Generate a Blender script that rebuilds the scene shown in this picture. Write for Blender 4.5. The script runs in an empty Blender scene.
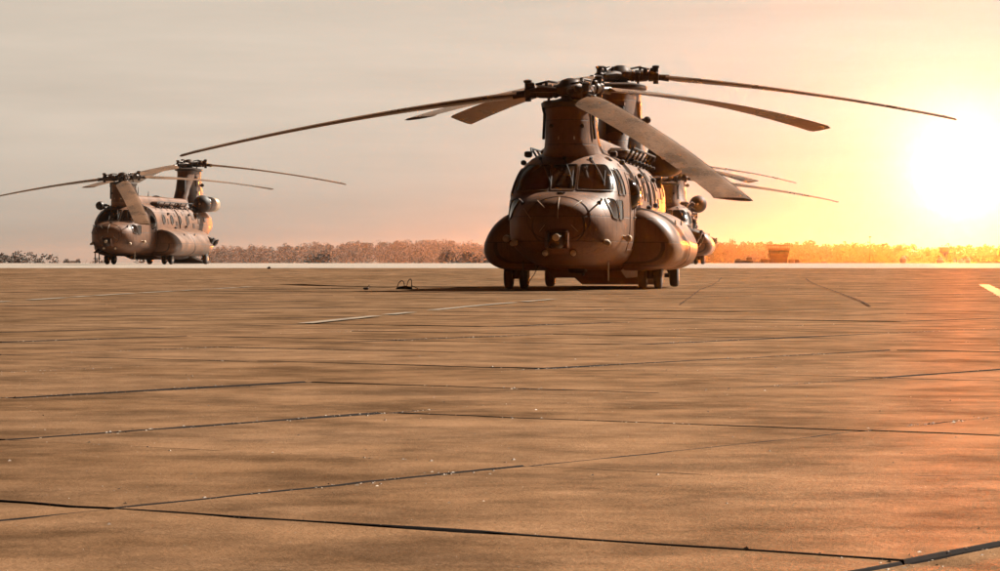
import bpy, bmesh, math, random
from math import sin, cos, radians as R, pi, sqrt
from mathutils import Vector, Matrix, noise
from mathutils.bvhtree import BVHTree

random.seed(7)
SC = bpy.context.scene
COL = SC.collection

# ------------------------------------------------------------------ helpers
class MB:
    """collects shapes; build() links them as one mesh object"""
    def __init__(s): s.v = []; s.f = []; s.m = []; s.mi = 0
    def add(s, vs, fs):
        o = len(s.v); s.v += [tuple(p) for p in vs]
        for f in fs: s.f.append(tuple(o + i for i in f)); s.m.append(s.mi)
    def box(s, c, d, rot=None):
        x, y, z = [k / 2 for k in d]
        vs = [Vector((sx * x, sy * y, sz * z)) for sx in (-1, 1) for sy in (-1, 1) for sz in (-1, 1)]
        if rot is not None: vs = [rot @ p for p in vs]
        vs = [p + Vector(c) for p in vs]
        s.add(vs, [(0, 1, 3, 2), (4, 6, 7, 5), (0, 4, 5, 1), (2, 3, 7, 6), (0, 2, 6, 4), (1, 5, 7, 3)])
    def bbox(s, c, d, b=0.02, rot=None):
        """bevelled box: three stacked rings"""
        x, y, z = [k / 2 for k in d]; b = min(b, x * .9, y * .9, z * .9)
        rings = []
        for zz, q in ((-z, b), (-z + b, 0), (z - b, 0), (z, b)):
            r = []
            for (cx, cy, a0) in ((x - q - b, y - q - b, 0), (-x + q + b, y - q - b, 90), (-x + q + b, -y + q + b, 180), (x - q - b, -y + q + b, 270)):
                for k in (0, 45, 90):
                    p = Vector((cx + b * cos(R(a0 + k)), cy + b * sin(R(a0 + k)), zz))
                    if rot is not None: p = rot @ p
                    r.append(p + Vector(c))
            rings.append(r)
        s.loft(rings)
    def loft(s, rings, cap0=True, cap1=True, closed=True):
        n = len(rings[0]); vs = [p for r in rings for p in r]; fs = []
        for i in range(len(rings) - 1):
            for j in range(n if closed else n - 1):
                k = (j + 1) % n
                fs.append((i * n + j, i * n + k, (i + 1) * n + k, (i + 1) * n + j))
        if cap0: fs.append(tuple(reversed(range(n))))
        if cap1: fs.append(tuple((len(rings) - 1) * n + j for j in range(n)))
        s.add(vs, fs)
    def tube(s, pts, r, seg=8, caps=True):
        pts = [Vector(p) for p in pts]
        rr = r if isinstance(r, (list, tuple)) else [r] * len(pts)
        rings = []; up = None
        for i, p in enumerate(pts):
            t = (pts[min(i + 1, len(pts) - 1)] - pts[max(i - 1, 0)]).normalized()
            if up is None:
                up = Vector((0, 0, 1)) if abs(t.z) < .9 else Vector((1, 0, 0))
            a = t.cross(up).normalized(); b = a.cross(t).normalized(); up = b
            rings.append([p + (a * cos(2 * pi * k / seg) + b * sin(2 * pi * k / seg)) * rr[i] for k in range(seg)])
        s.loft(rings, caps, caps)
    def lathe(s, prof, c=(0, 0, 0), axis='z', seg=20, mat=None):
        """prof: (radius, along)"""
        rings = []
        for (r, h) in prof:
            ring = []
            for k in range(seg):
                a = 2 * pi * k / seg; u, v = r * cos(a), r * sin(a)
                p = Vector((u, v, h)) if axis == 'z' else (Vector((u, h, v)) if axis == 'y' else Vector((h, u, v)))
                if mat is not None: p = mat @ p
                ring.append(p + Vector(c))
            rings.append(ring)
        s.loft(rings)
    def build(s, name, mats, parent=None, smooth=38, loc=None):
        me = s.mesh(name, mats, smooth)
        o = bpy.data.objects.new(name, me); COL.objects.link(o)
        if parent is not None: o.parent = parent
        if loc is not None: o.location = loc
        return o
    def mesh(s, name, mats, smooth=38):
        me = bpy.data.meshes.new(name); me.from_pydata(s.v, [], s.f)
        if not isinstance(mats, (list, tuple)): mats = [mats]
        for m in mats: me.materials.append(m)
        if max(s.m, default=0) > 0: me.polygons.foreach_set('material_index', s.m)
        bm = bmesh.new(); bm.from_mesh(me)
        if len(bm.verts) < 60000: bmesh.ops.recalc_face_normals(bm, faces=bm.faces)
        bm.to_mesh(me); bm.free()
        if smooth:
            me.polygons.foreach_set('use_smooth', [True] * len(me.polygons))
            me.set_sharp_from_angle(angle=R(smooth))
        me.update()
        return me

def tag(o, label=None, cat=None, group=None, kind=None):
    if label: o['label'] = label
    if cat: o['category'] = cat
    if group: o['group'] = group
    if kind: o['kind'] = kind
    return o
def empty(name, loc, rz=0):
    o = bpy.data.objects.new(name, None); COL.objects.link(o)
    o.location = loc; o.rotation_euler = (0, 0, rz); o.empty_display_size = .3
    return o
def children(o): return [c for c in bpy.data.objects if c.parent is o]
def copy_tree(o, parent=None):
    c = o.copy(); COL.objects.link(c)
    if parent is not None: c.parent = parent
    for ch in children(o): copy_tree(ch, c)
    return c

# ------------------------------------------------------------------ materials
def newmat(name):
    m = bpy.data.materials.new(name); m.use_nodes = True
    nt = m.node_tree; nt.nodes.clear()
    out = nt.nodes.new('ShaderNodeOutputMaterial'); p = nt.nodes.new('ShaderNodeBsdfPrincipled')
    nt.links.new(p.outputs[0], out.inputs[0])
    return m, nt, p
def N(nt, t, **kw):
    n = nt.nodes.new(t)
    for k, v in kw.items(): setattr(n, k, v)
    return n
def math_(nt, op, a, b=None, clamp=False):
    n = nt.nodes.new('ShaderNodeMath'); n.operation = op; n.use_clamp = clamp
    for i, x in enumerate((a, b)):
        if x is None: continue
        if isinstance(x, (int, float)): n.inputs[i].default_value = x
        else: nt.links.new(x, n.inputs[i])
    return n.outputs[0]
def noise_(nt, vec, scale, detail=4, rough=.6):
    n = N(nt, 'ShaderNodeTexNoise'); n.inputs['Scale'].default_value = scale
    n.inputs['Detail'].default_value = detail; n.inputs['Roughness'].default_value = rough
    nt.links.new(vec, n.inputs['Vector']); return n.outputs['Fac']
def ramp_(nt, fac, stops):
    r = N(nt, 'ShaderNodeValToRGB'); nt.links.new(fac, r.inputs[0])
    e = r.color_ramp.elements
    while len(e) < len(stops): e.new(.5)
    for i, (p, c) in enumerate(stops):
        e[i].position = p; e[i].color = (*c, 1) if len(c) == 3 else c
    return r.outputs[0]
def mixc(nt, fac, a, b, mode='MIX'):
    n = N(nt, 'ShaderNodeMix'); n.data_type = 'RGBA'; n.blend_type = mode
    if isinstance(fac, (int, float)): n.inputs[0].default_value = fac
    else: nt.links.new(fac, n.inputs[0])
    for k, x in ((6, a), (7, b)):
        if isinstance(x, tuple): n.inputs[k].default_value = (*x, 1) if len(x) == 3 else x
        else: nt.links.new(x, n.inputs[k])
    return n.outputs[2]
def bump_(nt, p, h, strength=.3, dist=.02):
    b = N(nt, 'ShaderNodeBump'); b.inputs['Strength'].default_value = strength; b.inputs['Distance'].default_value = dist
    nt.links.new(h, b.inputs['Height']); nt.links.new(b.outputs[0], p.inputs['Normal'])
def coords(nt, scale=(1, 1, 1), world=False):
    if world: src = N(nt, 'ShaderNodeNewGeometry').outputs['Position']
    else: src = N(nt, 'ShaderNodeTexCoord').outputs['Object']
    mp = N(nt, 'ShaderNodeMapping'); mp.inputs['Scale'].default_value = scale
    nt.links.new(src, mp.inputs[0]); return mp.outputs[0]

def plain(name, col, rough=.5, metal=0., var=.25, scale=6, spec=.5, bump=0):
    m, nt, p = newmat(name); v = coords(nt)
    f = noise_(nt, v, scale)
    d = tuple(c * (1 - var) for c in col); l = tuple(min(1, c * (1 + var)) for c in col)
    nt.links.new(ramp_(nt, f, [(.3, d), (.7, l)]), p.inputs['Base Color'])
    p.inputs['Roughness'].default_value = rough; p.inputs['Metallic'].default_value = metal
    p.inputs['Specular IOR Level'].default_value = spec
    if bump: bump_(nt, p, noise_(nt, v, scale * 6), bump, .01)
    return m

def paint(name, col, rough=.42, panels=True, axis='side'):
    """weathered military paint: panel seams, vertical weeping, blotches"""
    m, nt, p = newmat(name); v = coords(nt)
    big = noise_(nt, v, 1.1, 5); fine = noise_(nt, v, 18, 4)
    streak = noise_(nt, coords(nt, (5, 5, .55)), 2.2, 4)
    c = ramp_(nt, big, [(.32, tuple(k * .52 for k in col)), (.68, tuple(k * 1.38 for k in col))])
    c = mixc(nt, ramp_(nt, streak, [(.50, (0, 0, 0)), (.68, (.75, .75, .75))]), c, tuple(k * .5 for k in col))
    c = mixc(nt, ramp_(nt, fine, [(.60, (0, 0, 0)), (.72, (.55, .55, .55))]), c, tuple(min(.8, k * 1.7) for k in col))
    h = fine
    if panels:
        sep = N(nt, 'ShaderNodeSeparateXYZ'); nt.links.new(v, sep.inputs[0])
        cmb = N(nt, 'ShaderNodeCombineXYZ'); nt.links.new(sep.outputs[1], cmb.inputs[0]); nt.links.new(sep.outputs[2], cmb.inputs[1])
        br = N(nt, 'ShaderNodeTexBrick'); nt.links.new(cmb.outputs[0], br.inputs[0])
        br.inputs['Scale'].default_value = 1; br.inputs['Mortar Size'].default_value = .011
        br.inputs['Mortar Smooth'].default_value = .3
        br.inputs['Brick Width'].default_value = .92; br.inputs['Row Height'].default_value = .56
        br.inputs['Color1'].default_value = (1, 1, 1, 1); br.inputs['Color2'].default_value = (.9, .9, .9, 1); br.inputs['Mortar'].default_value = (.2, .2, .2, 1)
        c = mixc(nt, .8, c, br.outputs['Color'], 'MULTIPLY')
        h = math_(nt, 'ADD', math_(nt, 'MULTIPLY', br.outputs['Fac'], -1.), math_(nt, 'MULTIPLY', big, .8))
    nt.links.new(c, p.inputs['Base Color'])
    nt.links.new(ramp_(nt, big, [(.3, (rough - .1,) * 3), (.7, (rough + .16,) * 3)]), p.inputs['Roughness'])
    p.inputs['Specular IOR Level'].default_value = .4
    bump_(nt, p, h, .6, .018)
    return m

BODY = (.140, .057, .0245)
M = {}
M['body'] = paint('fuselage_paint', BODY, .52)
M['sponson'] = paint('sponson_paint', (.145, .064, .030), .40)
M['pylon'] = paint('pylon_paint', (.135, .056, .025), .52)
M['blade'] = paint('blade_paint', (.125, .062, .032), .28, panels=False)
M['dark'] = plain('dark_metal', (.03, .014, .007), .5, .2, .4, 20)
M['hub'] = plain('rotor_head_steel', (.035, .017, .009), .42, .4, .5, 14)
M['rubber'] = plain('tyre_rubber', (.02, .012, .008), .8, 0, .3, 30)
M['rim'] = plain('wheel_rim', (.20, .13, .085), .5, .2)
M['black'] = plain('intake_black', (.012, .006, .004), .7)
M['bare'] = plain('bare_metal', (.5, .36, .25), .35, .7, .2, 12)
M['pale'] = plain('pale_strip', (.36, .26, .18), .5, 0, .1)
M['mesh'] = plain('intake_mesh', (.022, .011, .006), .65, 0, .4, 30)
M['lens'] = plain('lamp_lens', (.55, .42, .3), .12, .3, .1)
M['frame'] = paint('window_frame_paint', (.065, .029, .013), .5, panels=False)
def glass(name, col, rough):
    m, nt, p = newmat(name); v = coords(nt)
    nt.links.new(ramp_(nt, noise_(nt, v, 2.5, 3), [(.35, tuple(c * .6 for c in col)), (.65, tuple(c * 1.5 for c in col))]), p.inputs['Base Color'])
    p.inputs['Roughness'].default_value = rough; p.inputs['Specular IOR Level'].default_value = .6
    return m
M['glass'] = glass('tinted_glass', (.012, .005, .0025), .07)
M['glass_mid'] = glass('centre_glass', (.040, .020, .011), .1)

# ------------------------------------------------------------------ ground profile
PROF = [(0, 0), (80, 0), (90, .05), (104, .24), (119, .42), (135, .51), (152, .55), (175, .575), (230, .60), (300, .615), (340, .60), (420, .1), (560, -3.5), (700, -6), (6000, -6)]
def gz(y):
    for (a, za), (b, zb) in zip(PROF, PROF[1:]):
        if y <= b: return za + (zb - za) * max(0, (y - a)) / (b - a)
    return -6
F_PX, HOR, CAMH = 2840., 263., .63
def wx(px, D): return (px - 500.) / F_PX * D       # lateral metres of a photo column at distance D

# ------------------------------------------------------------------ helicopter
NS = 96
FS = [  # y, half width, z bottom, z top, n_top, n_bottom
    (-2.42, .10, 1.42, 1.62, 2, 2), (-2.38, .36, 1.17, 1.84, 2.1, 2.1), (-2.26, .66, .98, 2.00, 2.2, 2.3), (-2.02, .94, .85, 2.13, 2.3, 2.5),
    (-1.7, 1.13, .77, 2.23, 2.5, 2.8), (-1.45, 1.21, .72, 2.32, 2.7, 3.0), (-1.15, 1.26, .67, 2.62, 2.8, 3.1),
    (-.8, 1.295, .63, 2.93, 2.8, 3.2), (-.35, 1.32, .58, 3.14, 2.8, 3.3), (.3, 1.34, .54, 3.25, 2.9, 3.5),
    (1.5, 1.35, .48, 3.28, 3, 4), (4, 1.35, .42, 3.28, 3, 4), (7.5, 1.35, .42, 3.28, 3, 4), (8.8, 1.35, .46, 3.28, 3, 4),
    (10.2, 1.33, .85, 3.26, 3, 3.6), (11.6, 1.27, 1.3, 3.2, 3, 3.2), (12.7, 1.16, 1.68, 3.08, 2.8, 3), (13.2, 1.0, 1.9, 2.9, 2.6, 2.8)]
def catmull(p0, p1, p2, p3, t):
    return tuple(.5 * ((2 * b) + (-a + c) * t + (2 * a - 5 * b + 4 * c - d) * t * t + (-a + 3 * b - 3 * c + d) * t ** 3) for a, b, c, d in zip(p0, p1, p2, p3))
def fuselage_mb():
    secs = []
    for i in range(len(FS) - 1):
        p = [FS[max(i - 1, 0)], FS[i], FS[i + 1], FS[min(i + 2, len(FS) - 1)]]
        n = 6 if i < 9 else 4
        lin = i >= 9
        for k in range(n):
            t = k / n
            secs.append(tuple(a + (b - a) * t for a, b in zip(p[1], p[2])) if lin else catmull(*p, t))
    secs.append(FS[-1])
    rings = []
    for (y, hw, zb, zt, nt_, nb) in secs:
        zc = zb + (zt - zb) * .46; ring = []
        for k in range(NS):
            a = 2 * pi * k / NS; c, s = cos(a), sin(a)
            n = nt_ if s >= 0 else nb; h = (zt - zc) if s >= 0 else (zc - zb)
            ring.append((hw * math.copysign(abs(c) ** (2 / n), c), y, zc + h * math.copysign(abs(s) ** (2 / n), s)))
        rings.append(ring)
    mb = MB(); mb.loft(rings); return mb

def round_outline(corners, r=.06, k=4):
    """2-D polygon with rounded corners"""
    out = []; n = len(corners); C = [Vector((a, b)) for a, b in corners]
    for i in range(n):
        p, a, b = C[i], C[i - 1], C[(i + 1) % n]
        u = (a - p); v = (b - p); q = min(r, u.length * .45, v.length * .45)
        s, e = p + u.normalized() * q, p + v.normalized() * q
        for j in range(k + 1):
            t = j / k; out.append((1 - t) ** 2 * s + 2 * t * (1 - t) * p + t * t * e)
    return out
def dense(outline, step=.08):
    out = []
    for i, p in enumerate(outline):
        q = outline[(i + 1) % len(outline)]; n = max(1, int((q - p).length / step))
        for k in range(n): out.append(p + (q - p) * k / n)
    return out

def make_helicopter():
    root = empty('helicopter', (0, 0, 0))
    fmb = fuselage_mb()
    fus = fmb.build('fuselage', M['body'], root, 50)
    bvh = BVHTree.FromPolygons([Vector(p) for p in fmb.v], [f for f in fmb.f])
    def hit(u, v, ax):
        """ax: 'f' front view (x,z); 'l'/'r' side view (y,z), from +x / -x"""
        if ax == 'f': h = bvh.ray_cast(Vector((u, -9, v)), Vector((0, 1, 0)))
        elif ax == 'l': h = bvh.ray_cast(Vector((9, u, v)), Vector((-1, 0, 0)))
        else: h = bvh.ray_cast(Vector((-9, u, v)), Vector((1, 0, 0)))
        if h[0] is None:
            q = Vector((u, -1, v)) if ax == 'f' else Vector((1.3 if ax == 'l' else -1.3, u, v))
            n = bvh.find_nearest(q); return n[0], n[1]
        nn = h[1]
        d = {'f': Vector((0, -1, 0)), 'l': Vector((1, 0, 0)), 'r': Vector((-1, 0, 0))}[ax]
        if nn.dot(d) < 0: nn = -nn
        return h[0], nn
    def skin(mb, corners, ax, off, r=.06, inner=None):
        """patch laid on the skin, 'off' proud of it; with inner: a ring outline"""
        ol = dense(round_outline(corners, r)); n = len(ol)
        c = sum(ol, Vector((0, 0))) / n
        scales = [1, .93, .86, .79, .72, .65, .58, .51, .44, .37, .30, .23, .16, .08, .02] if inner is None else [inner, 1]
        rings = []
        for s in ([1] if inner is None else [inner]):
            ring = []
            for p in ol:
                q = c + (p - c) * s; a, nn = hit(q.x, q.y, ax); ring.append(a - nn * .02)
            rings.append(ring)
        for s in scales:
            ring = []
            for p in ol:
                q = c + (p - c) * s
                a, nn = hit(q.x, q.y, ax); ring.append(a + nn * off)
            rings.append(ring)
        if inner is not None:
            ring = []
            for p in ol:
                a, nn = hit(p.x, p.y, ax); ring.append(a - nn * .02)
            rings.append(ring); mb.loft(rings, False, False)
        else: mb.loft(rings, False, True)
    def pane(name, corners, ax, mat, r=.06, fr=1.1, frm='frame'):
        g = MB(); skin(g, corners, ax, .016, r); o = g.build(name, mat, root, 40)
        if fr:
            q = MB(); skin(q, corners, ax, .030, r, fr); q.build('frame', M[frm], o, 40)
        return o
    # --- windscreen: three front panes, corner panes, eyebrow windows
    pane('windscreen', [(-.27, 2.27), (.27, 2.27), (.28, 2.87), (-.28, 2.87)], 'f', M['glass_mid'], .05, 1.045)
    for s in (-1, 1):
        pane('windscreen', [(s * .33, 2.27), (s * 1.12, 2.27), (s * 1.03, 2.68), (s * .88, 2.87), (s * .34, 2.87)], 'f', M['glass'], .06, 1.035)
    for ax in 'lr':
        pane('side_window', [(-.96, 2.20), (-.72, 2.20), (-.50, 2.76), (-.60, 2.76)], ax, M['glass'], .05, 1.1)
        pane('side_window', [(-.64, 2.20), (-.26, 2.20), (-.24, 2.78), (-.42, 2.78)], ax, M['glass'], .05, 1.1)
        pane('chin_window', [(-1.62, 1.66), (-1.28, 1.62), (-1.25, 2.05), (-1.44, 2.1), (-1.6, 1.95)], ax, M['glass'], .08, 1.1)
        pane('chin_window', [(-1.2, 1.62), (-.8, 1.62), (-.8, 2.05), (-1.18, 2.05)], ax, M['glass'], .08, 1.1)
        # crew door with seam, round bubble window, cabin portholes
        d = MB(); skin(d, [(.55, .95), (1.55, .95), (1.55, 2.72), (.55, 2.72)], ax, .016, .14, 1.045)
        dr = d.build('crew_door', M['body'], root, 40)
        h = MB(); a, nn = hit(1.38, 1.7, ax); h.tube([a + nn * .02 + Vector((0, -.08, 0)), a + nn * .06, a + nn * .02 + Vector((0, .08, 0))], .018); h.build('handle', M['dark'], dr)
        w = MB(); sx = 1 if ax == 'l' else -1
        cc = [(1.05 + .27 * cos(2 * pi * k / 16), 2.25 + .36 * sin(2 * pi * k / 16)) for k in range(16)]
        a, nn = hit(1.05, 2.25, ax)
        ol = [Vector(p) for p in cc]; rings = []
        for q, b in ((1.06, .0), (1, .05), (.85, .12), (.55, .18), (.2, .21)):
            rings.append([hit(1.05 + (p.x - 1.05) * q, 2.25 + (p.y - 2.25) * q, ax)[0] + Vector((sx * b, 0, 0)) for p in ol])
        w.loft(rings, False, True); w.build('bubble_window', M['glass'], root, 60)
        for yy in (3.1, 4.55, 6.0, 7.4):
            cc = [(yy + .2 * cos(2 * pi * k / 14), 2.45 + .24 * sin(2 * pi * k / 14)) for k in range(14)]
            pane('porthole', cc, ax, M['glass'], .02, 1.22)
        # access panels and small vents on the flank
        for (y0, z0, dy, dz) in ((3.75, 2.2, .22, .3), (5.2, 2.62, .3, .2), (5.3, 2.15, .18, .22), (6.7, 2.7, .25, .22), (8.3, 2.5, .45, .4), (8.35, 2.05, .3, .25), (9.4, 2.3, .5, .55), (10.6, 2.4, .3, .3)):
            q = MB(); skin(q, [(y0, z0), (y0 + dy, z0), (y0 + dy, z0 + dz), (y0, z0 + dz)], ax, .022, .03); q.build('access_panel', M['dark'] if y0 in (5.3, 8.35, 10.6) else M['frame'], root, 40)
        for (y0, z0) in ((4.1, 2.75), (5.0, 2.0), (7.0, 2.1), (7.9, 2.75)):
            a, nn = hit(y0, z0, ax); q = MB(); q.bbox(a + nn * .05, (.12, .22, .12), .03); q.build('vent_scoop', M['dark'], root)
        # external cable conduit running down the flank
        q = MB(); pts = []
        for k in range(9):
            a, nn = hit(5.75 + .02 * k, 3.0 - k * .125, ax); pts.append(a + nn * .02)
        q.tube(pts, .035, 6); q.build('conduit', M['frame'], root)
        # dark jettison/exhaust port on rear flank
        a, nn = hit(9.1, 2.75, ax); q = MB(); q.lathe([(.16, -.05), (.16, .16), (.12, .16), (.11, .02)], a, 'x', 14, Matrix.Scale(sx, 3, (1, 0, 0))); q.build('heater_exhaust', M['dark'], root)
    # --- nose details
    q = MB(); pts = []
    for k in range(41):
        t = 2 * pi * k / 40; a, nn = hit(.72 * cos(t), 1.62 + .50 * sin(t), 'f'); pts.append(a + nn * .008)
    q.tube(pts, .006, 6, False); q.build('nose_hatch_seam', M['dark'], root)
    for (x0, z0, x1, z1) in ((0, 2.10, 0, 1.62), (-.5, 2.03, -.3, 1.86), (.5, 2.03, .3, 1.86), (-.82, 1.86, -.62, 1.62), (-.3, 1.48, -.42, 1.33), (.3, 1.48, .45, 1.33)):
        q = MB(); pts = []
        for k in range(9):
            t = k / 8; a, nn = hit(x0 + (x1 - x0) * t, z0 + (z1 - z0) * t, 'f'); pts.append(a + nn * .008)
        q.tube(pts, [.009] * 8 + [.004], 6); q.build('lightning_strip', M['pale'], root)
    q = MB()      # small winged badge under the centre pane
    for (x0, z0, r) in ((0, 2.20, .04),):
        a, nn = hit(x0, z0, 'f'); q.lathe([(r, -.01), (r * .9, .012), (r * .4, .018)], a, 'y', 10, Matrix.Scale(-1, 3, (0, 1, 0)))
    for s in (-1, 1):
        for (xx, zz, wd) in ((.045, 2.215, .10), (.04, 2.195, .085), (.03, 2.178, .07)):
            a, nn = hit(s * xx, zz, 'f'); q.box(a + nn * .008, (wd, .03, .021))
    q.build('emblem', M['dark'], root)
    for x0, dx in ((-.55, .26), (.02, .18), (.62, .28)):      # wipers parked across the panes
        q = MB(); p0, n0 = hit(x0 - .08, 3.02, 'f'); p1, n1 = hit(x0 + dx * .55, 2.66, 'f'); p2, n2 = hit(x0 + dx, 2.45, 'f')
        q.tube([p0 + n0 * .03, p1 + n1 * .07, p2 + n2 * .035], .014, 6)
        pa, na = hit(x0 + dx - .01, 2.72, 'f'); pb, nb = hit(x0 + dx + .01, 2.36, 'f')
        q.tube([pa + na * .035, pb + nb * .035], .012, 6)
        q.tube([p0 - n0 * .02, p0 + n0 * .05], .04, 8)
        q.build('wiper', M['black'], root)
    for s in (-1, 1):                            # pitot probes
        a, nn = hit(s * .86, 1.98, 'f'); q = MB()
        q.tube([a - nn * .02, a + nn * .14], .022, 8); q.tube([a + nn * .13 + Vector((0, .05, 0)), a + nn * .13 + Vector((0, -.22, 0))], .018, 8)
        q.lathe([(.055, -.01), (.05, .02), (.02, .03)], a, 'y', 10); q.build('pitot_tube', M['dark'], root)
    # sensor turret in its bracket
    q = MB(); a, nn = hit(0, 1.12, 'f'); yb = a.y
    for s in (-1, 1): q.bbox((s * .23, yb - .10, 1.15), (.07, .42, .38), .03)
    q.bbox((0, yb + .02, 1.34), (.5, .34, .05), .02); q.bbox((0, yb + .05, .96), (.5, .3, .05), .02)
    tr = q.build('sensor_turret', M['body'], root)
    q = MB(); prof = [(.19 * sin(pi * k / 12), -.19 * cos(pi * k / 12)) for k in range(1, 12)]
    q.lathe([(p[0], p[1]) for p in prof], (0, yb - .20, 1.12), 'z', 20); q.build('turret_ball', M['dark'], tr)
    q = MB(); q.lathe([(.085, 0), (.085, -.03), (.07, -.045)], (0, yb - .375, 1.20), 'y', 14); q.build('lens', M['lens'], tr)
    for s in (-1, 1):
        a, nn = hit(s * .32, .88, 'f'); q = MB()
        q.lathe([(.05, .12), (.08, .02), (.085, -.05), (.075, -.055)], a + Vector((0, -.05, -.03)), 'y', 14); l = q.build('landing_light', M['dark'], root)
        q = MB(); q.lathe([(.072, 0), (.055, -.018), (.02, -.028)], a + Vector((0, -.106, -.03)), 'y', 14); q.build('lens', M['lens'], l)
        a, nn = hit(s * 1.0, 1.12, 'f'); q = MB(); q.bbox(a + nn * .06, (.12, .2, .14), .03); q.lathe([(.06, 0), (.055, -.06), (.03, -.075)], a + nn * .12 + Vector((0, -.05, 0)), 'y', 12)
        q.build('warning_sensor', M['pale'], root)
        a, nn = hit(-.55, 1.22, 'l' if s > 0 else 'r'); q = MB()
        q.tube([a - nn * .02, a + nn * .1], .05, 8); q.lathe([(.02, -.16), (.075, -.14), (.085, .02), (.03, .08)], a + nn * .14, 'y', 12)
        q.build('warning_sensor', M['bare'], root)
        q = MB(); q.tube([(s * .98, -.9, .68), (s * .98, -.9, .22)], .014, 6); q.build('blade_antenna', M['pale'] if s > 0 else M['dark'], root)
        a, nn = hit(.55, 3.02, 'l' if s > 0 else 'r')
        for cc_, dd_ in (((s * 1.0, .15, 3.16), (.16, .3, .14)), ((s * 1.16, .55, 2.98), (.12, .2, .12))):
            q = MB(); q.bbox(cc_, dd_, .03); q.build('roof_light', M['dark'], root)
    # --- tunnel, pylons
    def sup(cx, cy, hx, hy, z, n=2.6, k=32, sl=0):
        out = []
        for i in range(k):
            a = 2 * pi * i / k; c, s = cos(a), sin(a)
            out.append((cx + hx * math.copysign(abs(c) ** (2 / n), c), cy + hy * math.copysign(abs(s) ** (2 / n), s) , z + sl * s))
        return out
    q = MB(); q.loft([sup(0, 1.1, .86, 1.55, 2.86), sup(0, 1.0, .78, 1.58, 3.08), sup(0, .84, .68, 1.55, 3.21), sup(0, .62, .635, 1.40, 3.33), sup(0, .5, .615, 1.25, 3.46), sup(0, .3, .585, 1.05, 3.8), sup(0, .22, .575, .93, 4.05), sup(0, .18, .60, .86, 4.22)])
    py = q.build('rotor_pylon', M['pylon'], root, 40)
    q = MB(); q.loft([sup(0, .15, .60, .80, 4.20), sup(0, .15, .67, .86, 4.24), sup(0, .15, .68, .87, 4.33), sup(0, .15, .62, .8, 4.38), sup(0, .12, .4, .5, 4.41)]); q.build('pylon_cap', M['dark'], py)
    for s in (-1, 1):                              # cowl edge seals and latches
        q = MB(); q.tube([(s * .60, -.2, 3.50), (s * .575, -.28, 3.8), (s * .565, -.28, 4.08), (s * .60, -.28, 4.22)], .034, 8); q.build('cowl_seal', M['black'], py)
        q = MB(); q.lathe([(.05, .03), (.05, -.03), (.03, -.045)], (s * .36, -.66, 3.78), 'y', 12); q.build('cowl_latch', M['dark'], py)
        q = MB(); q.box((s * .18, -.79, 3.50), (.02, .03, .07)); q.build('cowl_clip', M['pale'], py)
    q = MB(); q.loft([[(x, y, z) for (x, z) in ((-.46, 3.18), (-.44, 3.5), (-.34, 3.66), (-.15, 3.73), (.15, 3.73), (.34, 3.66), (.44, 3.5), (.46, 3.18))] for y in (1.3, 3.5, 6, 8, 10.3)])
    q.build('drive_shaft_fairing', M['body'], root, 30)
    q = MB(); q.loft([sup(0, 11.7, .98, 2.1, 3.05), sup(0, 11.75, .80, 1.9, 3.35), sup(0, 11.85, .66, 1.68, 3.75), sup(0, 11.95, .58, 1.5, 4.3), sup(0, 12.0, .54, 1.35, 4.9), sup(0, 11.98, .54, 1.25, 5.2), sup(0, 11.95, .56, 1.2, 5.36)])
    ay = q.build('rotor_pylon', M['pylon'], root, 40)
    q = MB(); q.loft([sup(0, 11.9, .58, 1.0, 5.34), sup(0, 11.9, .72, 1.06, 5.38), sup(0, 11.9, .73, 1.07, 5.46), sup(0, 11.88, .6, .9, 5.5), sup(0, 11.86, .4, .5, 5.54)]); q.build('pylon_cap', M['dark'], ay)
    q = MB(); q.bbox((0, 10.50, 4.3), (.50, .24, 1.15), .05); it = q.build('pylon_intake', M['black'], ay)
    q = MB(); q.loft([[(sx * .27, yy, z) for sx, yy in ((-1, 10.34), (1, 10.34), (1, 10.6), (-1, 10.6))] for z in (4.86, 4.94)]); q.build('intake_lip', M['body'], it)
    q = MB(); q.tube([(.5, 12.2, 4.55), (.66, 12.2, 4.55)], .05, 8); q.lathe([(.05, -.1), (.1, -.06), (.1, .06), (.05, .1)], (.72, 12.2, 4.55), 'y', 12); q.build('beacon', M['dark'], ay)
    q = MB(); q.bbox((.575, 11.7, 4.75), (.03, .5, .55), .02); q.bbox((.61, 11.75, 3.95), (.03, .6, .5), .02); q.build('access_panel', M['sponson'], ay)
    # --- sponsons
    D = [(1.05, 2.0), (1.35, 1.97), (1.62, 1.9), (1.9, 1.76), (2.13, 1.56), (2.3, 1.3), (2.385, 1.04), (2.36, .82), (2.25, .64), (2.05, .52), (1.8, .46), (1.5, .44), (1.05, .44)]
    DD = []
    for i in range(len(D) - 1):
        for k in range(3):
            p = [D[max(i - 1, 0)], D[i], D[i + 1], D[min(i + 2, len(D) - 1)]]; DD.append(catmull(*p, k / 3))
    DD.append(D[-1])
    for s in (-1, 1):
        q = MB(); rings = []
        for (y, k, zc) in ((1.78, .12, 1.15), (1.80, .5, 1.15), (1.84, .74, 1.14), (1.93, .88, 1.14), (2.08, .95, 1.14), (2.35, .985, 1.14), (2.9, .996, 1.15), (3.5, 1, 1.15), (6, 1, 1.15), (8.1, 1, 1.15), (8.8, .97, 1.18), (9.3, .88, 1.22), (9.7, .72, 1.3), (9.85, .5, 1.35)):
            rings.append([(s * (1.05 + (x - 1.05) * k), y, zc + (z - 1.22) * k + (1.22 - 1.15) * k) for x, z in DD])
        q.loft(rings); sp = q.build('sponson', M['sponson'], root, 42)
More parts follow.
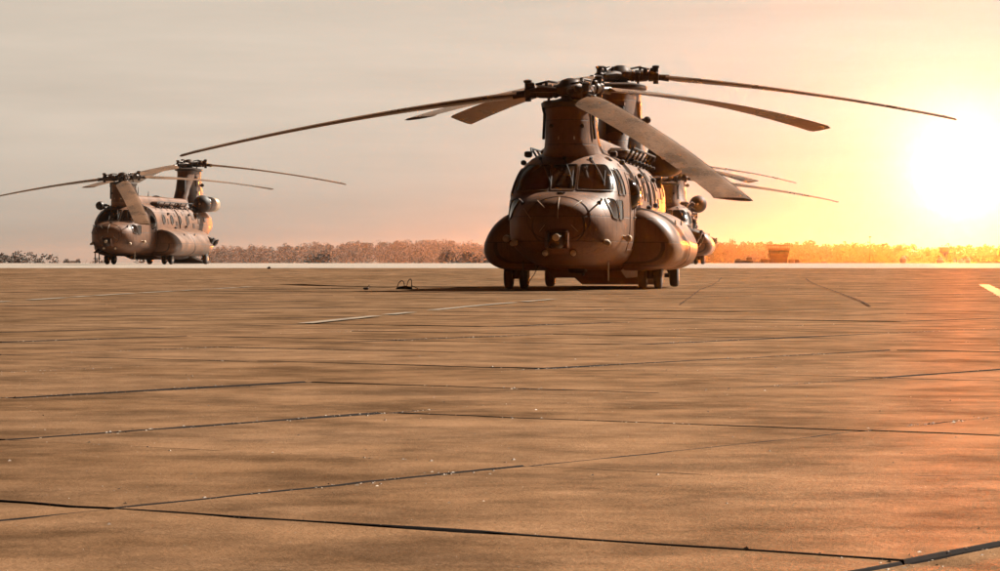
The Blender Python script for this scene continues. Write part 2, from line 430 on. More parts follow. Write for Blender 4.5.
        for (y, z) in ((4.3, 1.6), (6.2, 1.62)):
            q = MB(); q.lathe([(.09, 0), (.085, .02), (.05, .03)], (s * 2.10, y, z), 'x', 14, Matrix.Scale(s, 3, (1, 0, 0))); q.build('fuel_cap', M['dark'], sp)
        q = MB(); rr = []     # strap band round the tank
        for y, kk in ((5.35, 1.0), (5.36, 1.008), (5.56, 1.008), (5.57, 1.0)): rr.append([(s * (1.05 + (x - 1.05) * kk), y, 1.22 + (z - 1.22) * kk) for x, z in DD])
        q.loft(rr, False, False, False); q.build('tank_band', M['frame'], sp)
        for (y, z) in ((8.75, 1.35), (9.45, 1.25)):
            q = MB(); q.bbox((s * 2.2, y, z), (.42, .42, .34), .05, Matrix.Rotation(s * R(20), 3, 'Y')); o = q.build('flare_dispenser', M['dark'], root)
            q = MB(); q.bbox((s * 2.42, y, z + .02), (.06, .34, .26), .02, Matrix.Rotation(s * R(20), 3, 'Y')); q.build('cover', M['black'], o)
        # --- engines
        q = MB(); q.lathe([(.30, 10.42), (.40, 10.55), (.44, 10.8), (.44, 11.4), (.40, 11.7), (.37, 11.75)], (s * 1.38, 0, 3.42), 'y', 24)
        q.bbox((s * 1.0, 11.4, 3.2), (.6, 1.3, .4), .08); en = q.build('engine', M['sponson'], root)
        q = MB(); pr = [(max(.02, .50 * sin(pi * k / 14)), 10.03 - .50 * cos(pi * k / 14)) for k in range(0, 12)]; q.lathe(pr + [(.33, 10.5)], (s * 1.38, 0, 3.42), 'y', 26); sc = q.build('intake_screen', M['mesh'], en)
        q = MB(); q.lathe([(.06, 9.52), (.055, 9.49), (.02, 9.48)], (s * 1.38, 0, 3.42), 'y', 10); q.build('centre_bolt', M['bare'], sc)
        q = MB(); q.lathe([(.36, 11.7), (.40, 11.9), (.41, 12.25), (.37, 12.25), (.34, 11.9)], (s * 1.38, 0, 3.42), 'y', 24); q.build('exhaust', M['bare'], en)
        q = MB(); q.tube([(s * .75, 9.7, 3.25), (s * 1.0, 9.95, 3.3), (s * 1.15, 10.3, 3.35)], .07, 8); q.build('engine_strut', M['dark'], root)
        # --- landing gear
        q = MB(); q.tube([(s * 1.63, 2.8, .95), (s * 1.63, 2.8, .3)], [.13, .09], 12); q.tube([(s * 1.36, 2.8, .3), (s * 1.9, 2.8, .3)], .06, 10)
        q.tube([(s * 1.63, 3.4, .7), (s * 1.63, 2.86, .32)], .045, 8); q.bbox((s * 1.63, 2.68, .5), (.09, .05, .14), .02)
        g = q.build('landing_gear', M['dark'], root)
        def wheel(x, y, r, w, par):
            b = MB(); b.lathe([(r * .55, -w / 2), (r * .8, -w / 2), (r * .94, -w * .40), (r, -w * .2), (r, w * .2), (r * .94, w * .40), (r * .8, w / 2), (r * .55, w / 2)], (x, y, r), 'x', 28)
            b.mi = 1; b.lathe([(.04, -w * .53), (r * .5, -w * .515), (r * .56, -w * .47), (r * .56, w * .47), (r * .5, w * .515), (.04, w * .53)], (x, y, r), 'x', 20)
            b.build('wheel', [M['rubber'], M['rim']], par)
        for dx in (-.19, .19): wheel(s * (1.63 + dx), 2.8, .305, .2, g)
        q = MB(); q.tube([(s * 1.5, 9.35, 1.0), (s * 1.5, 9.75, .55), (s * 1.58, 9.75, .3)], [.12, .09, .06], 10); q.tube([(s * 1.4, 9.75, .3), (s * 1.75, 9.75, .3)], .06, 10)
        g = q.build('landing_gear', M['dark'], root); wheel(s * 1.66, 9.75, .305, .24, g)
    # --- belly: lowered ramp, hook beam, flight-refuelling style floor fairing
    q = MB(); q.loft([[(x, y, z) for x, z in ((-1.08, z0), (1.08, z0), (1.12, z0 + .1), (1.08, z0 + .2), (-1.08, z0 + .2), (-1.12, z0 + .1))] for (y, z0) in ((8.9, .42), (10.0, .27), (11.6, .10), (12.3, .03))]); q.build('rear_ramp', M['dark'], root)
    q = MB(); q.loft([[(x, y, z) for x, z in ((-.9, z0), (.9, z0), (1.0, .55), (-1.0, .55))] for (y, z0) in ((2.9, .44), (4.2, .26), (7.6, .26), (8.9, .36))]); q.build('belly_fairing', M['body'], root, 20)
    q = MB(); q.bbox((0, 1.6, .46), (.4, .6, .14), .04); q.tube([(.15, 1.4, .5), (.15, 1.4, .33)], .03); q.build('belly_antenna', M['dark'], root)
    # --- rail antenna along each roof edge with posts
    for s in (-1, 1):
        q = MB(); q.tube([(s * 1.20, 2.3, 3.30), (s * 1.24, 2.5, 3.40), (s * 1.24, 8.6, 3.40), (s * 1.2, 8.8, 3.30)], .026, 8)
        for k in range(7): q.tube([(s * 1.02, 2.6 + k * .98, 3.05), (s * 1.12, 2.6 + k * .98, 3.2), (s * 1.24, 2.6 + k * .98, 3.40)], .028, 6); q.bbox((s * 1.18, 2.6 + k * .98, 3.10), (.14, .1, .08), .02)
        q.build('antenna_rail', M['black'], root)
        q = MB(); q.bbox((s * .82, 4.6, 3.32), (.5, 3.4, .2), .07); q.bbox((s * .8, 7.4, 3.32), (.46, 1.2, .24), .07); q.build('roof_duct', M['frame'], root)
    for y, h in ((2.6, .5), (4.4, .32)):
        q = MB(); q.tube([(.0, y, 3.7), (.0, y + .06, 3.7 + h)], [.03, .012], 6); q.build('whip_antenna', M['dark'], root)
    # --- grounding cable
    q = MB(); q.tube([(-.98, 2.2, .66), (-1.1, 2.0, .35), (-1.25, 1.75, .1), (-1.35, 1.6, .02)], .010, 5); q.build('grounding_cable', M['dark'], root)
    return root

def add_hoist_and_step(root):
    # --- rescue hoist over the starboard door (image-left side)
    q = MB(); q.tube([(-1.1, 1.1, 3.16), (-1.5, 1.05, 3.18)], .05, 8); q.tube([(-1.15, 1.1, 2.95), (-1.45, 1.05, 3.1)], .035, 8)
    q.lathe([(.1, -.28), (.2, -.22), (.24, -.08), (.24, .08), (.2, .2), (.1, .26)], (-1.6, 1.05, 3.16), 'y', 16); ho = q.build('rescue_hoist', M['dark'], root)
    q = MB(); q.tube([(-1.6, 1.1, 2.95), (-1.6, 1.1, 2.72)], .012, 6); q.lathe([(.02, .06), (.05, 0), (.02, -.06)], (-1.6, 1.1, 2.66), 'z', 10); q.build('hook', M['bare'], ho)
    # --- gun/door mount and open lower door step on the starboard side
    q = MB(); q.bbox((-1.62, 1.05, .80), (.6, .8, .06), .02, Matrix.Rotation(R(-38), 3, 'Y')); q.tube([(-1.78, .72, .62), (-1.78, .72, .05)], .03, 6); q.tube([(-1.78, 1.36, .62), (-1.78, 1.36, .05)], .03, 6); q.bbox((-1.8, 1.05, .3), (.22, .7, .04), .015); q.build('door_step', M['dark'], root)

# rotor head and blades
def sag(d, r):
    t = max(0, (r - .6) / 8.5); return -d * (.58 * t + .42 * t * t)
def blade_mesh(droop, pitch=6., lead=1):
    q = MB(); rings = []; n = 26
    prof = []
    for k in range(12):     # thin aerofoil, upper then lower
        t = k / 11; prof.append((t, .062 * 1.5 * (sqrt(t) * 2.2 - 1.6 * t - .6 * t * t)))
    ring2 = [(t, h) for t, h in prof] + [(t, -h * .62) for t, h in reversed(prof[1:-1])]
    for i in range(n + 1):
        r = 1.25 + (9.12 - 1.25) * i / n
        z = sag(droop, r)
        c = .81 if i > 1 else (.42 if i == 0 else .74)
        th = 1.35 - .55 * i / n
        tw = R(pitch - 12 * i / n)
        xr = r
        row = []
        for t, h in ring2:
            yy = (.27 - t) * c * lead; zz = h * th * .81
            rr = xr - (.16 * t if i == n else 0)
            row.append((rr, yy * cos(tw) - lead * zz * sin(tw) * 0, z + zz + yy * lead * sin(tw)))
        rings.append(row)
    q.loft(rings)
    q.mi = 1     # root cuff and tie bar
    q.tube([(.9, 0, sag(droop, .9)), (1.1, 0, sag(droop, 1.1)), (1.34, 0, sag(droop, 1.34))], [.10, .085, .10], 10)
    q.mi = 2     # leading-edge strip
    le = []
    for i in range(2, n + 1):
        r = 1.25 + (9.12 - 1.25) * i / n; z = sag(droop, r); tw = R(pitch - 12 * i / n); yy = .272 * .81 * lead
        le.append((r, yy * cos(tw), z + yy * lead * sin(tw)))
    q.tube(le, .011, 6)
    return q.mesh('rotor_blade', [M['blade'], M['hub'], M['blade']], 40)
def head_mesh(azs):
    q = MB()
    q.lathe([(.18, -.30), (.34, -.26), (.36, -.20), (.22, -.16), (.22, -.08), (.34, -.05), (.36, .12), (.26, .18), (.2, .26), (.08, .30)], (0, 0, 0), 'z', 20)
    for az in azs:
        m = Matrix.Rotation(R(az), 3, 'Z')
        def P(x, y, z): return m @ Vector((x, y, z))
        q.tube([P(.15, 0, 0), P(.4, 0, 0), P(.42, 0, 0), P(.72, 0, 0), P(.78, 0, 0), P(.80, 0, 0), P(1.0, 0, -.02)], [.13, .13, .165, .15, .12, .16, .12], 12)
        q.bbox(P(.34, 0, .0), (.17, .30, .30), .05, m); q.bbox(P(.98, 0, -.02), (.17, .24, .26), .04, m); q.tube([P(.98, 0, -.22), P(.98, 0, .22)], .075, 10)
        q.lathe([(.05, .20), (.1, .22), (.1, .27), (.04, .29)], P(.98, 0, 0), 'z', 10)
        q.tube([P(.32, .22, .06), P(.62, .25, .08), P(.94, .15, .04)], [.06, .08, .045], 8)
        q.tube([P(.5, -.24, .05), P(.5, -.24, -.36)], .035, 6); q.bbox(P(.5, -.18, .05), (.13, .2, .12), .02, m)
        q.tube([P(.55, .12, .12), P(.55, .16, .26)], .04, 6); q.bbox(P(.70, -.13, .13), (.12, .1, .14), .02, m)
        q.tube([P(.3, -.1, .2), P(.5, .05, .24), P(.8, .1, .18)], .03, 6); q.bbox(P(.88, 0, .17), (.12, .12, .1), .02, m)
    q.lathe([(.5, -.42), (.66, -.40), (.68, -.34), (.5, -.31)], (0, 0, 0), 'z', 24)               # swashplate
    for k in range(4):
        a = k * pi / 2 + .4; q.tube([(.45 * cos(a), .45 * sin(a), -.40), (.4 * cos(a), .4 * sin(a), -.62)], .05, 8)
    return q.mesh('rotor_head', M['hub'], 35)
HUBS = {'front': ((0, .0, 4.62), 9), 'aft': ((0, 11.86, 5.74), 4)}
def fit_rotors(root, front, aft):
    for key, blades in (('front', front), ('aft', aft)):
        loc, tilt = HUBS[key]
        h = bpy.data.objects.new('rotor_head', head_mesh([b[0] for b in blades])); COL.objects.link(h)
        h.parent = root; h.location = loc; h.rotation_euler = (R(tilt), 0, 0)
        for az, d, *pt in blades:
            b = bpy.data.objects.new('rotor_blade', blade_mesh(d, pt[0] if pt else 5.5, 1 if key == 'front' else -1)); COL.objects.link(b)
            b.parent = h; b.rotation_euler = (0, 0, R(az))

GRP = 'twin rotor helicopters parked on the apron'
heli = make_helicopter()
heli2 = copy_tree(heli); heli3 = copy_tree(heli); add_hoist_and_step(heli2)
heli.location = (1.63, 66, 0.004); heli.rotation_euler.z = R(-8)
heli2.location = (-20.2, 152, gz(156) + .01); heli2.rotation_euler.z = R(-11)
heli3.location = (8.95, 152, gz(156) + .01); heli3.rotation_euler.z = R(-5.5)
tag(heli, 'large nearest twin rotor helicopter facing the camera beside a low sun glow', 'helicopter', GRP)
tag(heli2, 'distant twin rotor helicopter standing alone at left in front of the pale sky', 'helicopter', GRP)
tag(heli3, 'far helicopter mostly hidden behind the flank of the nearest helicopter', 'helicopter', GRP)
fit_rotors(heli, [(187, 1.32, 15), (299, 1.48, 5.5), (53, 1.75, 2)], [(4, 1.25, 9), (126.5, 1.37, -4), (241, .98)])
fit_rotors(heli2, [(187, 1.32, 15), (295.5, 1.33), (45.5, 1.5)], [(8, 1.25, 9), (128, 1.3), (248.5, .93, 11)])
fit_rotors(heli3, [(357, 1.25), (117, 1.3), (237, 1.3)], [(41, 1.29), (168, 1.3), (299, .7)])

# ------------------------------------------------------------------ ground
def concrete(name, c0, c1, rough=.60, dark=.6, gloss=0):
    m, nt, p = newmat(name); v = coords(nt, world=True)
    big = noise_(nt, v, .35, 5, .6); mid = noise_(nt, v, 2.6, 5, .65); fine = noise_(nt, v, 55, 4, .7); spk = noise_(nt, v, 140, 2, .5)
    f = math_(nt, 'ADD', math_(nt, 'MULTIPLY', big, .65), math_(nt, 'MULTIPLY', mid, .35))
    huge = noise_(nt, v, .09, 3, .6); isl = N(nt, 'ShaderNodeNewGeometry').outputs['Random Per Island']
    f = math_(nt, 'ADD', f, math_(nt, 'MULTIPLY', math_(nt, 'SUBTRACT', huge, .5), .35)); f = math_(nt, 'ADD', f, math_(nt, 'MULTIPLY', math_(nt, 'SUBTRACT', isl, .5), .07))
    c = ramp_(nt, f, [(.39, c0), (.60, c1)])
    st = noise_(nt, coords(nt, (1, 1, 1), True), .9, 6, .72)
    c = mixc(nt, ramp_(nt, st, [(.30, (dark, dark, dark)), (.46, (0, 0, 0))]), c, tuple(k * .42 for k in c0))
    c = mixc(nt, .85, c, ramp_(nt, noise_(nt, v, 15, 6, .78), [(.33, (.45, .45, .45)), (.67, (1.5, 1.5, 1.5))]), 'MULTIPLY')
    c = mixc(nt, .75, c, ramp_(nt, noise_(nt, v, 4.2, 4, .65), [(.36, (.5, .5, .5)), (.64, (1.4, 1.4, 1.4))]), 'MULTIPLY')
    c = mixc(nt, .75, c, ramp_(nt, fine, [(.3, (.35, .35, .35)), (.68, (1.5, 1.5, 1.5))]), 'MULTIPLY')
    c = mixc(nt, ramp_(nt, spk, [(.68, (0, 0, 0)), (.75, (.6, .6, .6))]), c, tuple(min(.8, k * 1.8) for k in c1))
    nt.links.new(c, p.inputs['Base Color'])
    nt.links.new(ramp_(nt, math_(nt, 'ADD', math_(nt, 'MULTIPLY', mid, .6), math_(nt, 'MULTIPLY', big, .4)), [(.35, (rough - .12,) * 3), (.65, (rough + .18,) * 3)]), p.inputs['Roughness'])
    h = math_(nt, 'ADD', math_(nt, 'MULTIPLY', fine, .5), math_(nt, 'MULTIPLY', mid, .9))
    bump_(nt, p, h, .8, .014); p.inputs['Specular IOR Level'].default_value = .6
    if gloss:      # dusty diffuse concrete with a weak, rough sheen; warm light put into its colour
        df = N(nt, 'ShaderNodeBsdfDiffuse'); gl = N(nt, 'ShaderNodeBsdfGlossy'); mx = N(nt, 'ShaderNodeMixShader')
        nt.links.new(c, df.inputs[0]); gl.inputs['Color'].default_value = (1, .58, .31, 1)
        gl.inputs['Roughness'].default_value = .62
        for q_ in (df, gl): nt.links.new(p.inputs['Normal'].links[0].from_socket, q_.inputs['Normal'])
        nt.links.new(math_(nt, 'MULTIPLY', ramp_(nt, noise_(nt, v, 1.4, 6, .7), [(.38, (.50, .50, .50)), (.62, (1.2, 1.2, 1.2))]), gloss), mx.inputs[0]); nt.links.new(df.outputs[0], mx.inputs[1]); nt.links.new(gl.outputs[0], mx.inputs[2])
        nt.links.new(mx.outputs[0], [n for n in nt.nodes if n.type == 'OUTPUT_MATERIAL'][0].inputs[0]); nt.nodes.remove(p)
    return m
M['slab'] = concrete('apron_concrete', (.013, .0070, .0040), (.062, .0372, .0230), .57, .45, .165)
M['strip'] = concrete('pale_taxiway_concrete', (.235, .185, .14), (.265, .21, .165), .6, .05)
M['field'] = plain('winter_grass', (.10, .065, .035), .9, 0, .4, .05)
M['joint'] = plain('joint_sealant', (.010, .005, .003), .95, 0, .5, 9, .1)

# base sheet: reaches the horizon
def sheet(name, ys, half, dz, mat, kind='structure', y_jit=0):
    q = MB(); rows = []
    for y in ys:
        h = half(y); rows.append([(-h + 2 * h * k / 16, y, gz(y) + dz) for k in range(17)])
    vs = [p for r in rows for p in r]; fs = []
    for i in range(len(rows) - 1):
        for k in range(16): fs.append((i * 17 + k, i * 17 + k + 1, (i + 1) * 17 + k + 1, (i + 1) * 17 + k))
    q.add(vs, fs); o = q.build(name, mat, None, 30); tag(o, kind=kind); return o
YB = [-60, -10] + [p[0] for p in PROF]
sheet('ground', sorted(set([-60, -10, 0, 40, 80, 90, 104, 119, 135, 152, 175, 230, 300, 340, 420, 560, 700, 1000, 1600, 2600, 3600, 4900])), lambda y: 2400, -.08, M['field'])
sheet('apron_bedding', [-8, 20, 80, 90, 104, 119], lambda y: 90, -.045, M['joint'])
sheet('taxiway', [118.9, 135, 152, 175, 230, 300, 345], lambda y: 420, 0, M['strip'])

# slabs: square grid turned 35 degrees, each slab slightly tilted, worn edges, open joints
nA = Vector((sin(R(35)), cos(R(35)), 0)); nB = Vector((cos(R(35)), -sin(R(35)), 0))
S = 2.25
q = MB(); SLAB = {}
def a_line(i): return 7.26 + (i - 3) * S if i != 2 else 5.39
for i in range(-3, 70):
    for j in range(-56, 40):
        a0, a1 = a_line(i), a_line(i + 1); b0, b1 = -2.73 + j * S, -2.73 + (j + 1) * S
        cen = nA * ((a0 + a1) / 2) + nB * ((b0 + b1) / 2); Y = cen.y
        if Y < -1 or Y > 119.6 or abs(cen.x) > .2 * Y + 13: continue
        near = Y < 16; n = 16 if Y < 12 else (10 if Y < 24 else (5 if Y < 45 else 2))
        g = random.uniform(.0035, .009); dz = random.uniform(-.004, .003); tx, ty = random.uniform(-.0016, .0016), random.uniform(-.0016, .0016)
        if Y > 50: dz *= .8
        SLAB[(i, j)] = (dz, tx, ty, cen)
        def ring(inset, z, jit):
            out = []
            A0, A1, B0, B1 = a0 + inset, a1 - inset, b0 + inset, b1 - inset
            per = [(A0 + (A1 - A0) * k / n, B0) for k in range(n)] + [(A1, B0 + (B1 - B0) * k / n) for k in range(n)] + [(A1 - (A1 - A0) * k / n, B1) for k in range(n)] + [(A0, B1 - (B1 - B0) * k / n) for k in range(n)]
            for (a, b) in per:
                p = nA * a + nB * b
                if jit:
                    w = noise.noise(p * 2.6) * .014 + noise.noise(p * 9) * .014 + max(0, noise.noise(p * 1.1 + Vector((0, 0, 5))) - .25) * .10
                    d = (cen - p); d.z = 0; p = p + d.normalized() * max(0, w) * jit
                p.z = gz(p.y) + z + dz + (p.x - cen.x) * tx + (p.y - cen.y) * ty
                if jit: p.z += 1. * (noise.noise(p * 5.1) * .0012 + noise.noise(p * 17) * .0008 - max(0, noise.noise(p * 2.3 + Vector((3, 1, 0))) - .3) * .008) * (1 if Y < 40 else .4)
                if p.y > 119.2: p.z = gz(p.y) - .02
                out.append(p)
            return out
        q.mi = 1; q.loft([ring(g, -.06, .6), ring(g, -.009, .6), ring(g + .003, -.002, .9)], False, False)
        q.loft([ring(g + .003, -.002, .9), ring(g + .006, 0, 1)], False, False)
        q.mi = 0; q.loft([ring(g + .006, 0, 1), ring(g + .10, 0, 0)], False, True)
apron = q.build('apron', [M['slab'], M['joint']], None, 0); tag(apron, kind='structure')

# grit crumbs along the joints and scattered over the slabs
q = MB()
def slab_z(p):
    a, b = p.dot(nA), p.dot(nB); j = math.floor((b + 2.73) / S)
    i = 1 if 5.39 > a >= a_line(1) else (2 if 5.39 <= a < 7.26 else math.floor((a - 7.26) / S) + 3)
    if (i, j) not in SLAB: return -1
    dz, tx, ty, c = SLAB[(i, j)]; return dz + (p.x - c.x) * tx + (p.y - c.y) * ty + gz(p.y)
def crumb(p, r):
    a = random.random() * 6.28
    vs = [p + Vector((r * cos(a + k * 2.1), r * sin(a + k * 2.1), 0)) for k in range(3)] + [p + Vector((r * .2, 0, r * random.uniform(.3, .65)))]
    q.add(vs, [(0, 1, 3), (1, 2, 3), (2, 0, 3), (0, 2, 1)])
for _ in range(15000):
    t = random.random()
    if t < .70:
        b = -2.73 + random.randint(-6, 3) * S + random.gauss(0, .035); a = random.uniform(2, 26)
    elif t < .90:
        a = a_line(random.randint(1, 9)) + random.gauss(0, .03); b = random.uniform(-14, 9)
    else: a = random.uniform(2, 20); b = random.uniform(-14, 8)
    p = nA * a + nB * b
    if p.y < 4 or abs(p.x) > .19 * p.y + 1.5: continue
    if t < .90 and noise.noise(p * .55 + Vector((9, 2, 0))) < -.02: continue
    p.z = slab_z(p) - .001; crumb(p, random.uniform(.003, .0105) * (1 if random.random() < .6 else .5))
for _ in range(7000):
    y = 4.6 + 13 * random.random() ** 1.6; x = random.uniform(-1, 1) * (.19 * y + .6)
    p = Vector((x, y, 0)); p.z = slab_z(p) - .0004
    if p.z > -.5: crumb(p, random.choice((.0008, .001, .001, .0014, .0022)) * (1 + .05 * y))
gm, gnt, gp_ = newmat('pale_grit'); gp_.inputs['Roughness'].default_value = .7
gnt.links.new(ramp_(gnt, N(gnt, 'ShaderNodeNewGeometry').outputs['Random Per Island'], [(0., (.10, .055, .027)), (.5, (.17, .10, .055)), (.8, (.26, .17, .10)), (1., (.5, .38, .27))]), gp_.inputs['Base Color'])
grit = q.build('grit', gm, None, 0); tag(grit, kind='stuff')

# painted taxi lines and long cracks: thin sheets laid on the slabs
M['line'] = plain('worn_line_paint', (.165, .115, .072), .6, 0, .35, 1.6)
def ribbon(name, pts, w, dz, mat, gaps=0):
    q = MB(); P = []
    for (x0, y0), (x1, y1) in zip(pts, pts[1:]):
        L = sqrt((x1 - x0) ** 2 + (y1 - y0) ** 2); n = max(2, int(L / .8))
        for k in range(n): P.append(Vector((x0 + (x1 - x0) * k / n, y0 + (y1 - y0) * k / n, 0)))
    P.append(Vector((*pts[-1], 0)))
    prev = None
    for i, p in enumerate(P):
        t = (P[min(i + 1, len(P) - 1)] - P[max(i - 1, 0)]).normalized(); s = Vector((-t.y, t.x, 0))
        ww = w * (1 + .35 * noise.noise(p * 1.3)); L_, R_ = p + s * ww / 2, p - s * ww / 2
        L_.z = gz(L_.y) + dz; R_.z = gz(R_.y) + dz
        if prev is not None and not (gaps and noise.noise(p * .8) > gaps): q.add([prev[0], prev[1], R_, L_], [(0, 1, 2, 3)])
        prev = (L_, R_)
    o = q.build(name, mat, None, 0); tag(o, kind='structure'); return o
def gp(px, py):     # flat-ground point under a photo pixel
    D = F_PX * CAMH / (py - HOR); return (wx(px, D), D)
ribbon('taxi_line', [gp(305, 324), gp(400, 314), gp(478, 306), gp(560, 299)], .16, .010, M['line'], .15)
ribbon('taxi_line', [gp(-60, 306), gp(20, 301), gp(110, 295), gp(180, 291), gp(250, 287)], .2, .010, M['line'], .15)
ribbon('taxi_line', [gp(1040, 314), gp(984, 285)], .3, .010, M['line'])
ribbon('pavement_crack', [gp(680, 305), gp(691, 297), gp(700, 290), gp(712, 285.5), gp(722, 281.5)], .028, .012, M['joint'], .3)
ribbon('pavement_crack', [gp(872, 308), gp(862, 302), gp(845, 295.5), gp(822, 287), gp(806, 282)], .034, .012, M['joint'], .3)

rc = random.Random(21)
for k in range(16):      # wandering hairline cracks
    y = 8 + 62 * rc.random() ** 1.3; x = rc.uniform(-1, 1) * .17 * y; a = rc.choice((-.95, -1.15, .6, 1.3, -1.4)) + rc.uniform(-.2, .2); pts = [(x, y)]
    for _ in range(rc.randint(4, 9)):
        a += rc.uniform(-.35, .35); x += .55 * sin(a) * (1 + y * .03); y += .55 * cos(a); pts.append((x, max(5, y)))
    ribbon('pavement_crack', pts, rc.uniform(.006, .012) * (1 + y * .02), .012, M['joint'], .35)

# ------------------------------------------------------------------ small ground objects
def chock(px, py, sc, label):
    x, y = gp(px, py); r = empty('wheel_chock', (x, y, .008), R(8))
    q = MB(); q.loft([[(-.20, yy, 0), (.20, yy, 0), (.17, yy, .05), (.02, yy, .085), (-.15, yy, .05)] for yy in (-.09, .09)])
    q.build('wedge', M['rubber'], r, 20)
    for cx, hx, hz in ((-.08, .085, .17), (.12, .06, .21)):
        q = MB(); pts = [(cx + hx * cos(pi * k / 12) + .03 * sin(pi * k / 12), .02 * sin(k), .03 + hz * sin(pi * k / 12)) for k in range(13)]
        q.tube(pts, .011, 6); q.build('rope_handle', M['dark'], r)
    q = MB(); q.tube([(.17, 0, .09), (.24, .02, .06), (.34, .04, .008)], .010, 6); q.build('strap', M['dark'], r)
    r.scale = (sc,) * 3
    tag(r, label, 'wheel chock'); return r
chock(404, 289.5, 1.0, 'dark wheel chock with two upright rope loops on the bare concrete')
x, y = gp(366, 290); q = MB(); q.bbox((0, 0, .03), (.13, .1, .06), .02); q.tube([(.03, 0, .05), (.08, 0, .12), (.1, 0, .05)], .008, 6)
tag(q.build('tie_down_ring', M['dark'], None, 30, (x, y, .005)), 'tiny dark tie-down fitting on the concrete left of the wheel chock', 'fitting')
x, y = wx(273, 118), 116; q = MB(); q.bbox((0, 0, .035), (.15, .12, .07), .02); q.bbox((.01, 0, .08), (.07, .07, .04), .012)
tag(q.build('ground_lamp', M['dark'], None, 30, (x, y, gz(y) + .004)), 'small dark lamp on the ground near the pale strip right of the distant helicopter', 'ground lamp')

# ------------------------------------------------------------------ far things
M['bark'] = plain('bark', (.07, .045, .03), .9)
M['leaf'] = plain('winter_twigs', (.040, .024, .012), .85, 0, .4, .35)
M['ridge'] = plain('haze_paled_twigs', (.084, .058, .041), .85, 0, .3, .2)  # paler than the wood's twigs: distance haze put into the colour
M['leaf2'] = plain('evergreen_leaves', (.028, .016, .008), .85, 0, .55, .5)
M['hill'] = plain('hill_grass', (.10, .07, .04), .95, 0, .3, .01)
M['wall'] = plain('cabin_wall', (.05, .028, .015), .7, 0, .2, 2)
M['white'] = plain('white_panel', (.8, .74, .64), .5, 0, .1, 2)
def crown(q, c, rx, rz, n, leaf, rnd):
    """many small twig/leaf cards filling an uneven volume, gathered in clumps"""
    cl = []
    for _ in range(max(5, n // 26)):
        while True:
            u = Vector((rnd.uniform(-1, 1), rnd.uniform(-1, 1), rnd.uniform(-1, 1)))
            if u.length < 1: break
        u = u.normalized() * (u.length ** .55)
        cl.append((Vector((u.x * rx, u.y * rx, u.z * rz)), rnd.uniform(.22, .42) * rx))
    for _ in range(n):
        o, r = rnd.choice(cl)
        p = Vector(c) + o + Vector([max(-.75, min(.75, rnd.gauss(0, .5))) for _k in range(3)]) * r
        a = Vector((rnd.gauss(0, 1), rnd.gauss(0, 1), rnd.gauss(0, 1))).normalized(); b = a.orthogonal().normalized() * leaf * rnd.uniform(.5, 1.2); a = a * leaf * rnd.uniform(.6, 1.5)
        q.add([p - a - b * .4, p + a * .2 - b, p + a, p - a * .1 + b], [(0, 1, 2, 3)])
def tree(name, x, y, h, w, label, seed, n=420, mat='leaf', group=None, bare=False):
    rnd = random.Random(seed); z0 = gz(y) - .1
    r = empty(name, (x, y, z0))
    q = MB(); th = h * (.3 if not bare else .2)
    q.tube([(0, 0, 0), (.1, 0, th), (.05, .1, h * .8)], [.028 * h, .02 * h, .006 * h], 7)
    for k in range(9 if not bare else 22):
        a = rnd.uniform(0, 6.28); zb = rnd.uniform(th * .7, h * .65); L = w * rnd.uniform(.3, .5)
        q.tube([(0, 0, zb), (L * .5 * cos(a), L * .5 * sin(a), zb + L * .45), (L * cos(a), L * sin(a), min(h, zb + L * rnd.uniform(.9, 1.6)))], [.011 * h, .007 * h, .003 * h], 5)
    q.build('trunk', M['bark'], r)
    q = MB(); crown(q, (0, 0, h * .56), w * .48, h * .44, n, h * .028, rnd); q.build('crown', M[mat], r, 0)
    tag(r, label, 'tree', group); return r
# left clump (columns 0..60), smaller ones beyond
for i, (px, top, wpx, D) in enumerate([(4, 256.5, 22, 640), (19, 255.5, 26, 650), (34, 256.3, 24, 645), (49, 256.8, 24, 640)]):
    tree('bare_tree', wx(px, D), D, CAMH + (HOR - top) / F_PX * D - gz(D) + .6, wpx / F_PX * D, ['rounded bare tree at the frame edge on the left skyline', 'tallest bare tree of the left skyline clump', 'bare tree between the tallest and the end of the left skyline clump', 'bare tree ending the left skyline clump toward the helicopter'][i], 11 + i, 1100, 'leaf', 'trees on the left skyline')
for i, (px, top, wpx, D) in enumerate([(68, 260.0, 13, 900), (80, 259.0, 15, 900), (97, 260.0, 16, 950), (140, 258.5, 15, 900)]):
    tree('bare_tree', wx(px, D), D, CAMH + (HOR - top) / F_PX * D - gz(D) + .6, wpx / F_PX * D, ['small pale hazy tree just right of the left skyline clump', 'rounded hazy tree halfway between the left clump and the distant helicopter', 'low hazy tree just left of the distant helicopter nose', 'hazy tree seen under the belly of the distant helicopter'][i], 31 + i, 600, 'leaf', 'trees on the left skyline')
for i, (px, top, wpx, D, mt) in enumerate([(318, 254.2, 28, 900, 'leaf2'), (452, 252.0, 26, 820, 'leaf2'), (468, 254, 20, 830, 'leaf2'), (480, 255.5, 20, 800, 'leaf2')]):
    tree('evergreen_bush', wx(px, D), D, CAMH + (HOR - top) / F_PX * D - gz(D) + .4, wpx / F_PX * D * 1.1, ['dark rounded bush alone before the middle of the hazy ridge', 'tall dark rounded bush left of the nearest helicopter', 'dark bush between the tall bush and the low one', 'low dark bush beside the nearest helicopter sponson'][i], 51 + i, 1500, mt, 'bushes before the ridge')
D = 800; tree('bare_shrub', wx(418, D), D, CAMH + (HOR - 253.5) / F_PX * D - gz(D) + .4, 20 / F_PX * D, 'leafless spiky shrub before the hazy ridge', 71, 60, 'leaf', None, True)

